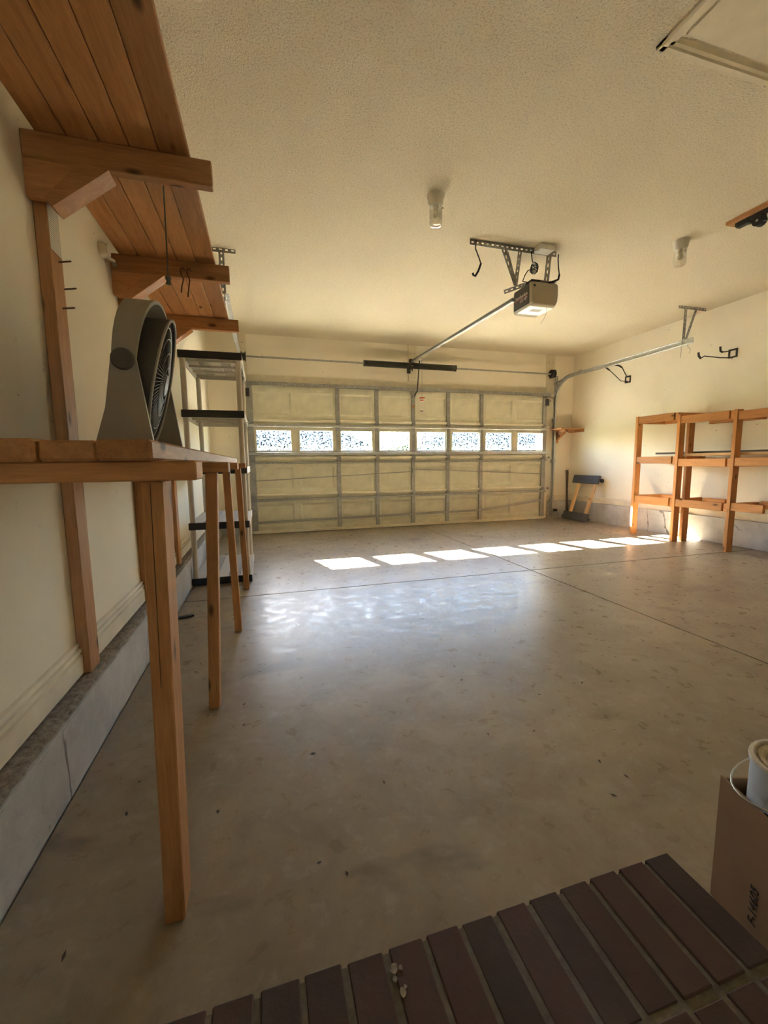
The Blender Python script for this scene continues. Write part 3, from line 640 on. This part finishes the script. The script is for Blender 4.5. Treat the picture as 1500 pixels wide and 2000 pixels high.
for k in range(3):
    bl_ = MB(); rows = []
    for i in range(6):
        r = .03 + .15 * i / 5
        for j in range(5):
            a = 2 * math.pi * k / 3 + (.9 * j / 4) + .25 * i / 5; u = e1 * math.cos(a) + e2 * math.sin(a)
            rows.append(tuple(fc + ax * (-.02 + .03 * j / 4) + u * r))
    bl_.v = rows; bl_.f = [(i * 5 + j, i * 5 + j + 1, (i + 1) * 5 + j + 1, (i + 1) * 5 + j) for i in range(5) for j in range(4)]; bl_.sm = True
    bl_.build('blade', 'fan_d', fan)
MB().lathe(fc, ax, [(-.07, .05), (0, .05), (.02, .03), (.02, .001)], 20).build('motor', 'fan_d', fan)
tag(B(XL + .0005, XL + .008, -3.42, -3.35, 1.06, 1.17).build('outlet_plate', 'white'), 'cream outlet plate on the wall behind the fan', 'outlet')

# ---------------------------------------------------------------- plastic shelving
ps = thing('plastic_shelving', 'five tier taupe plastic shelving unit with black shelf ends', 'shelving', (-.19, -2.1, 0))
sx0, sx1, sy0, sy1 = -.430, .045, -2.57, -1.66
for px_ in (sx0 + .028, sx1 - .03):
    for py_ in (sy0 + .028, sy1 - .03): MB().tube([(px_, py_, .001), (px_, py_, 1.85)], .0215, 14).build('post', 'putty', ps)
for z in (.058, .527, .985, 1.440, 1.900):
    tr0 = MB()                                          # open tray: rim and slotted deck
    tr0.box(sx0, sx0 + .012, sy0 + .012, sy1 - .012, z - .055, z).box(sx1 - .012, sx1, sy0 + .012, sy1 - .012, z - .055, z)
    sh = tr0.build('shelf', 'putty', ps)
    for k in range(5):
        xa = sx0 + .012 + (sx1 - sx0 - .024) * k / 5; xb = sx0 + .012 + (sx1 - sx0 - .024) * (k + 1) / 5
        CB(xa + .002, xb - .002, sy0 + .012, sy1 - .012, z - .012 - .004 * (k % 2), z - .001, c=.002).build('deck_strip', 'putty' if k % 2 == 0 else 'putty_d', sh)
    for k in range(3):
        yb = sy0 + .22 + .23 * k; B(sx0 + .012, sx1 - .012, yb, yb + .012, z - .034, z - .016).build('rib', 'putty', sh)
    for ya, yb, mt in ((sy0, sy0 + .012, 'black'), (sy1 - .012, sy1, 'putty')): CB(sx0 - .002, sx1 + .002, ya - .002, yb, z - .056, z + .003, c=.004).build('end_strip', mt, sh)
for (x, y, z, lab) in ((-.03, -2.30, 1.868, 'small white curl under the top plastic shelf'), (-.005, -2.25, 1.408, 'small white curl under the second plastic shelf')):
    pts = [(x + .024 * math.cos(a) + .004 * a, y + .02 * math.sin(a), z - .006 - .002 * a) for a in [k * .5 for k in range(26)]]
    tag(MB().tube(pts, .0035, 6).build('white_curl', 'white'), lab, 'cord', 'white curls under the plastic shelves')  # thin white tube looped below two of the shelves

# ---------------------------------------------------------------- wooden rack on the right
rk = thing('wooden_rack', 'open orange pine rack with three levels along the right wall', 'rack', (5.2, -2.7, 0))
fx0, fx1 = 4.965, 5.053
PY = [(-1.785, -1.747), (-2.375, -2.337), (-3.005, -2.967), (-3.64, -3.602)]
ztop = [1.575, 1.545, 1.525, 1.52]
for k, (a, b_) in enumerate(PY):
    CB(fx0, fx1, a, b_, .0005, ztop[k], c=.003).build('post', 'rack_z', rk)
CB(5.105, 5.193, -2.385, -2.347, .0005, 1.44, c=.003).build('post', 'rack_z', rk)
LV = [[(1.482, 1.570), (1.432, 1.520), (1.415, 1.503)], [(.958, 1.046), (.925, 1.014), (.932, 1.02)], [(.432, .535), (.440, .530), (.455, .540)]]
for lv in LV:
    for k in range(3):
        z0, z1 = lv[k]; ya = PY[k][0]; yb = PY[k + 1][1]; low = lv is LV[2]
        if low and k == 2: yb = -3.31
        CB(fx0 + .008, fx0 + .046, yb + .052 if not (low and k == 2) else yb, ya - .0005, z0, z1, c=.003).build('front_rail', 'rack_y', rk)
        if not (low and k == 2): CB(fx0 + .012, 5.4615, yb + .0005, yb + .037, z0 - .002, z1 - .003, c=.003).build('joist', 'rack_x', rk)
        CB(5.4195, XR - .0005, PY[k + 1][1] + .04 if not low else max(PY[k + 1][1] + .04, ya - .26), ya - .001, max(z0, .41), z1, c=.003).build('back_rail', 'rack_y', rk)
    z0, z1 = lv[0]
    CB(fx1, 5.4615, PY[0][0], PY[0][1], z0, z1, c=.003).build('joist', 'rack_x', rk)
for (x0, x1, lab, mt, z, y1_) in ((5.205, 5.415, 'thin dark panel board lying on the rack middle shelf', 'plank_dark', 1.0785, -1.86), (5.06, 5.17, 'pale plank under the dark panel, front one on the rack', 'raw_y', 1.0475, -2.40), (5.20, 5.32, 'pale plank under the dark panel, rear one on the rack', 'raw_y', 1.0475, -2.40)):
    tag(CB(x0, x1, -3.95, y1_, z, z + (.022 if mt == 'plank_dark' else .030), c=.002).build('loose_board', mt), lab, 'board')

# ---------------------------------------------------------------- corner things
cs = thing('corner_shelf', 'small wooden corner shelf beside the door track', 'shelf', (5.2, -.1, 1.3))
CB(4.985, XR - .001, -.26, YW - .001, 1.535, 1.553, c=.002).build('shelf_board', 'shelf_x', cs)
CB(5.395, XR - .001, -.25, YW - .002, 1.494, 1.5348, c=.002).build('cleat', 'shelf_y', cs); CB(5.16, 5.30, -.22, -.18, 1.492, 1.5348, c=.002).build('cleat', 'shelf_x', cs)
CB(5.075, 5.165, YW - .039, YW - .001, 1.315, 1.5348, c=.002).build('bracket_post', 'shelf_z', cs)
CB(5.09, 5.128, -.22, YW - .04, 1.495, 1.5348, c=.002).build('bracket_arm', 'shelf_y', cs)
MB().bar((5.11, YW - .04, 1.36), (5.14, -.16, 1.50), .038, .05, (1, 0, 0)).build('bracket_brace', 'shelf_z', cs)
sl = thing('sledgehammer', 'dark sledgehammer standing in the corner on its head', 'hammer', (5.36, -.02, 0))
MB().tube([(5.352, .0, .842), (5.356, -.002, .80), (5.362, -.006, .5), (5.368, -.012, .25), (5.37, -.016, .02)], [.021, .023, .017, .0185, .02], 14).build('shaft', 'handle', sl)
MB().tube([(5.28, -.016, .034), (5.29, -.016, .034), (5.40, -.016, .034), (5.41, -.016, .034)], [.026, .032, .032, .026], 8).build('head', 'iron', sl)
dl = thing('furniture_dolly', 'furniture dolly with grey carpeted ends leaning on the right wall', 'dolly', (5.25, -.48, 0))
A0 = Vector((5.165, 0, .012)); A1 = Vector((5.412, 0, .745)); dv = (A1 - A0); L_ = dv.length; dv.normalize(); nv = Vector((-dv.z, 0, dv.x))
def dpt(s_, y, h): p = A0 + dv * s_ + nv * h; return (p.x, y, p.z)
def dslab(name, s0, s1, ya, yb, h0, h1, mat, sk=0):
    mb = MB(); b = 0
    for s_, q in ((s0, 0), (s1, 1)):
        for y in (ya, yb):
            for h in (h0, h1): mb.v.append(dpt(s_, y + sk * s_, h))
    mb.f = [(0, 1, 3, 2), (4, 6, 7, 5), (0, 4, 5, 1), (2, 3, 7, 6), (0, 2, 6, 4), (1, 5, 7, 3)]
    return mb.build(name, mat, dl)
for (ya, yb) in ((-.335, -.275), (-.70, -.635)): dslab('slat', .06, L_ - .06, ya, yb, .0, .022, 'raw_z')
dslab('carpeted_end', 0, .13, -.76, -.20, .0225, .055, 'carpet'); dslab('carpeted_end', L_ - .135, L_, -.755, -.18, .0225, .055, 'carpet')
for s_ in (.05, L_ - .06):
    for y in (-.72, -.24):
        MB().lathe(dpt(s_, y - .012, -.018), (0, 1, 0), [(0, .001), (0, .018), (.004, .022), (.02, .022), (.024, .018), (.024, .001)], 16).build('caster', 'rubber', dl)
dslab('caster_bracket', L_ - .08, L_ - .045, -.79, -.755, -.01, .03, 'iron')
MB().lathe(dpt(L_ - .075, -.80, .012), (0, 1, 0), [(0, .014), (0, .030), (.022, .030), (.022, .014)], 18).build('caster', 'rubber', dl)
sn = thing('safety_sensor', 'small black safety sensor beside the foot of the right door track', 'sensor', (5.09, -.05, .1))
CB(5.062, 5.125, -.075, -.03, .125, .165, c=.004).build('sensor_body', 'black', sn); B(5.0455, 5.062, -.06, -.055, .12, .17).build('sensor_bracket', 'iron', sn)
# wall hooks
def wall_hook(y, z, lab, arms):
    h = thing('wall_hook', lab, 'hook', (XR, y, z), 'double arm wall hooks on the right wall'); s = .05
    q = MB()
    for (a, b_, c_, d_) in ((-s, s, -s, -s + .018), (-s, s, s - .018, s), (-s, -s + .018, -s, s), (s - .018, s, -s, s)): q.box(XR - .008, XR - .0003, y + a, y + b_, z + c_, z + d_)
    q.build('wall_plate', 'iron', h)
    for pts in arms:
        MB().tube([(XR - .006, y + pts[0][1], z + pts[0][2])] + [(XR - p[0], y + p[1], z + p[2]) for p in pts[:-2]] + [(XR - pts[-3][0], y + pts[-3][1], z + pts[-3][2])][:0], .006, 8).build('arm', 'iron', h)
        MB().tube([(XR - p[0], y + p[1], z + p[2]) for p in pts[-3:]], .011, 8).build('coated_tip', 'rubber', h)
wall_hook(-1.10, 2.20, 'double arm wall hook nearer the garage door', [[(.03, .0, -.03), (.10, .03, -.02), (.30, .05, .13), (.36, .07, .175), (.40, .09, .17)], [(.03, -.01, .03), (.06, 0, .08), (.10, .02, .17), (.14, .05, .205), (.20, .06, .21)]])
wall_hook(-2.56, 2.22, 'double arm wall hook above the wooden rack', [[(.03, .0, -.05), (.20, .0, -.06), (.44, .0, -.055), (.49, .0, -.085), (.52, 0, -.06), (.53, 0, -.02)], [(.02, .03, .03), (.06, .04, .025), (.10, .05, .02), (.13, .05, .03), (.14, .05, .08)]])

# ---------------------------------------------------------------- brick step
bs = thing('brick_step', 'brown brick step with rows of bricks set in mortar', 'step', (.35, -6.1, 0))
ZT, SX0, SX1, SY1 = .150, -.30, .990, -5.650
B(SX0 + .006, SX1 - .006, YN + .001, SY1 - .006, .0005, ZT - .0025).build('mortar_bed', 'mortar', bs)
bk = CB(0, .0625, 0, .2045, 0, .09, c=.0025).build('brick', 'brick', bs); first = True
nb = 18; pit = (SX1 - SX0 - .0615) / (nb - 1)
for r in range(4):
    for k in range(nb):
        dx = SX0 + pit * k + (random.random() - .5) * .003; dy = SY1 - .203 - r * .2165 + (random.random() - .5) * .005; dz = ZT - .09 + (random.random() - .5) * .003
        if first:
            bk.location = WLOC[bk] = WLOC[bk] + Vector((dx, dy, dz)); first = False; o = bk
        else: o = link('brick', bk.data, Vector((dx + .03125, dy + .10225, dz)), bs)
s1 = None
for k in range(6):
    o = CB(SX0 + .205 * k + .002, SX0 + .205 * (k + 1) + (.05 if k == 5 else 0) - .008, SY1 - .09, SY1, .001, .052, c=.004).build('brick', 'brick', bs)
for k in range(4): CB(SX1 - .09, SX1, SY1 - .305 - .205 * k + .004, SY1 - .1 - .205 * k - .004, .001, .052, c=.004).build('brick', 'brick', bs)
for (x, y, r) in ((.352, -5.683, .007), (.363, -5.685, .004), (.349, -5.697, .004), (.356, -5.718, .006), (.362, -5.712, .003)):
    n = 11; poly = [(x + r * (.7 + .5 * random.random()) * math.cos(6.283 * k / n), y + 1.15 * r * (.6 + .5 * random.random()) * math.sin(6.283 * k / n)) for k in range(n)]
    MB().prism(poly, 2, ZT - .001, ZT + .0022).build('paint_drip', 'chalk', bs)

# ---------------------------------------------------------------- cardboard box and paint can
ca = Vector((1.134, -5.648, 0)); du = Vector((-.29, -.957, 0)).normalized(); dw = Vector((.957, -.29, 0)).normalized()
bx = thing('cardboard_box', 'open brown cardboard box beside the brick step', 'box', (ca + du * .13 + dw * .17))
BL, BW, BH, tk = .27, .36, .30, .005
def obox(p, lu, lw, z0, z1, name, mat, par):
    mb = MB(); 
    for z in (z0, z1):
        for a, b_ in ((0, 0), (lu, 0), (lu, lw), (0, lw)):
            q = p + du * a + dw * b_; mb.v.append((q.x, q.y, z))
    mb.f = [(3, 2, 1, 0), (4, 5, 6, 7)] + [(i, (i + 1) % 4, 4 + (i + 1) % 4, 4 + i) for i in range(4)]
    return mb.build(name, mat, par)
sp = obox(ca, BL, tk, .001, BH, 'side_panel', 'cardboard', bx); obox(ca + dw * (BW - tk), BL, tk, .001, BH, 'side_panel', 'cardboard', bx)
obox(ca + dw * tk, tk, BW - 2 * tk, .001, BH - .004, 'end_panel', 'cardboard', bx); obox(ca + dw * tk + du * (BL - tk), tk, BW - 2 * tk, .001, BH - .002, 'end_panel', 'cardboard', bx)
obox(ca + dw * tk + du * tk, BL - 2 * tk, BW - 2 * tk, .001, .007, 'bottom_panel', 'cardboard', bx)
nrm = -dw; ez = Vector((0, 0, 1)); tx = ez; ty = nrm.cross(tx)
cpos = ca + du * .108 + nrm * .0008 + Vector((0, 0, .095))
mw = Matrix((tx, ty, nrm)).transposed().to_4x4(); mw.translation = cpos
text_mesh('F-14605', .026, 'lettering', 'ink', mw, bx, .0003)
pc = ca + du * .0895 + dw * .092; zc = .188
can = thing('paint_can', 'used paint can with smeared lid inside the cardboard box', 'can', (pc.x, pc.y, zc))
rb = .083
MB().lathe((pc.x, pc.y, zc), (0, 0, 1), [(0, .001), (0, rb), (.003, rb + .002), (.006, rb), (.188, rb), (.190, rb + .003), (.196, rb + .004), (.20, rb + .002)], 44).build('can_body', 'can', can)
MB().lathe((pc.x, pc.y, zc + .19), (0, 0, 1), [(.006, rb + .004), (.012, rb + .003), (.013, rb - .004), (.006, rb - .008), (.004, rb - .014)], 44).build('can_rim', 'rim', can)
MB().lathe((pc.x, pc.y, zc + .19), (0, 0, 1), [(.003, .001), (.003, rb - .024), (.010, rb - .020), (.011, rb - .012), (.004, rb - .010)], 44).build('can_lid', 'lid', can)
hp = []
for k in range(17):
    a = math.pi * k / 16; hp.append(tuple(pc + (du * math.cos(a) * .088) + (-dw * math.sin(a) * .125) + Vector((0, 0, zc + .165 - .025 * math.sin(a)))))
MB().tube(hp, .0018, 6).build('bail_handle', 'galvb', can)
for s_ in (-1, 1):
    q = pc + du * s_ * (rb + .001); MB().lathe((q.x, q.y, zc + .165), du * s_, [(0, .016), (.004, .015), (.007, .010), (.007, .001)], 16).build('handle_ear', 'black', can)
q = pc + (-dw) * (rb + .0005) + du * .02; MB().lathe((q.x, q.y, zc + .10), -dw, [(0, .014), (.0006, .014), (.0008, .001)], 16).build('label_dot', 'black', can)
# something dark carries the can inside the box
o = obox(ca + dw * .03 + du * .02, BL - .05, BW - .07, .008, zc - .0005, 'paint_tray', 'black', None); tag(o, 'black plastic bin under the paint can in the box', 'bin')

# ---------------------------------------------------------------- small things on the floor
sc_ = MB(); sc_.prism([(-.40, -3.36), (-.33, -3.345), (-.31, -3.325), (-.318, -3.312), (-.345, -3.318), (-.40, -3.325)], 2, .0005, .012)
tag(sc_.build('plastic_scrap', 'black'), 'flat black plastic scrap on the floor behind the bench leg', 'scrap')
db = MB(); rr = random.Random(5)
spots = [(.06, -4.66), (1.9, -3.35), (.7, -4.2), (.5, -5.1), (1.35, -4.6), (1.0, -3.7), (2.2, -4.4), (1.25, -5.3), (1.15, -5.35), (1.22, -5.22), (1.4, -5.1), (.3, -4.9), (-.25, -5.0), (-.3, -4.4)] + [(rr.uniform(-.3, 3.6), rr.uniform(-5.5, -2.6)) for _ in range(60)]
for x, y in spots:
    a = rr.random() * 6.28; l_ = .004 + .009 * rr.random(); w = .002 + .003 * rr.random(); c, s = math.cos(a), math.sin(a); b = len(db.v)
    db.v += [(x + c * l_, y + s * l_, .0006), (x - s * w, y + c * w, .002), (x - c * l_, y - s * l_, .0006), (x + s * w, y - c * w, .0012)]; db.f += [(b, b + 1, b + 3), (b + 1, b + 2, b + 3)]
tag(db.build('floor_debris', 'speck'), 'tiny dried leaf specks scattered over the concrete floor', 'debris', kind='stuff')

# ---------------------------------------------------------------- outside
dw_ = struct(B(-3, 8, .23, 14, -.2, -.05).build('driveway', 'drive'), 'pale concrete driveway outside the door')
struct(MB().box(-40, -3, .23, 14, -.25, -.06).box(8, 45, .23, 14, -.25, -.06).box(-40, 45, 21, 60, -.25, -.06).build('lawn', 'grass'), 'green lawn outside the garage')
struct(B(-40, 45, 14, 21, -.25, -.08).build('street', 'lawn_street'), 'grey street beyond the driveway')
def house(x, y, w, d, hw, hr, lab):
    h = thing('house', lab, 'house', (x, y, -.06), 'houses across the street')
    B(x - w / 2, x + w / 2, y, y + d, -.06, hw).build('house_wall', 'siding', h)
    MB().prism([(x - w / 2 - .5, hw - .1), (x + w / 2 + .5, hw - .1), (x + w / 2 + .5, hw + .1), (x, hr + .1), (x - w / 2 - .5, hw + .1)], 1, y - .4, y + d + .4).build('house_roof', 'roof', h)
    MB().bar((x - w / 2 - .5, y - .42, hw), (x, y - .42, hr), .06, .28, (0, 0, 1)).bar((x, y - .42, hr), (x + w / 2 + .5, y - .42, hw), .06, .28, (0, 0, 1)).build('fascia', 'white', h)
    for k in (-.25, .25): B(x + w * k - .5, x + w * k + .5, y - .03, y, .7, 1.7).build('window', 'darkglass', h)
house(2.0, 24, 11, 9, 2.4, 4.6, 'white house with a grey gable roof straight across the street'); house(17.5, 23, 12, 9, 2.4, 4.8, 'white house with a grey gable roof across the street to the right'); house(-13, 25, 11, 9, 2.4, 4.8, 'white house with a grey gable roof across the street to the left')
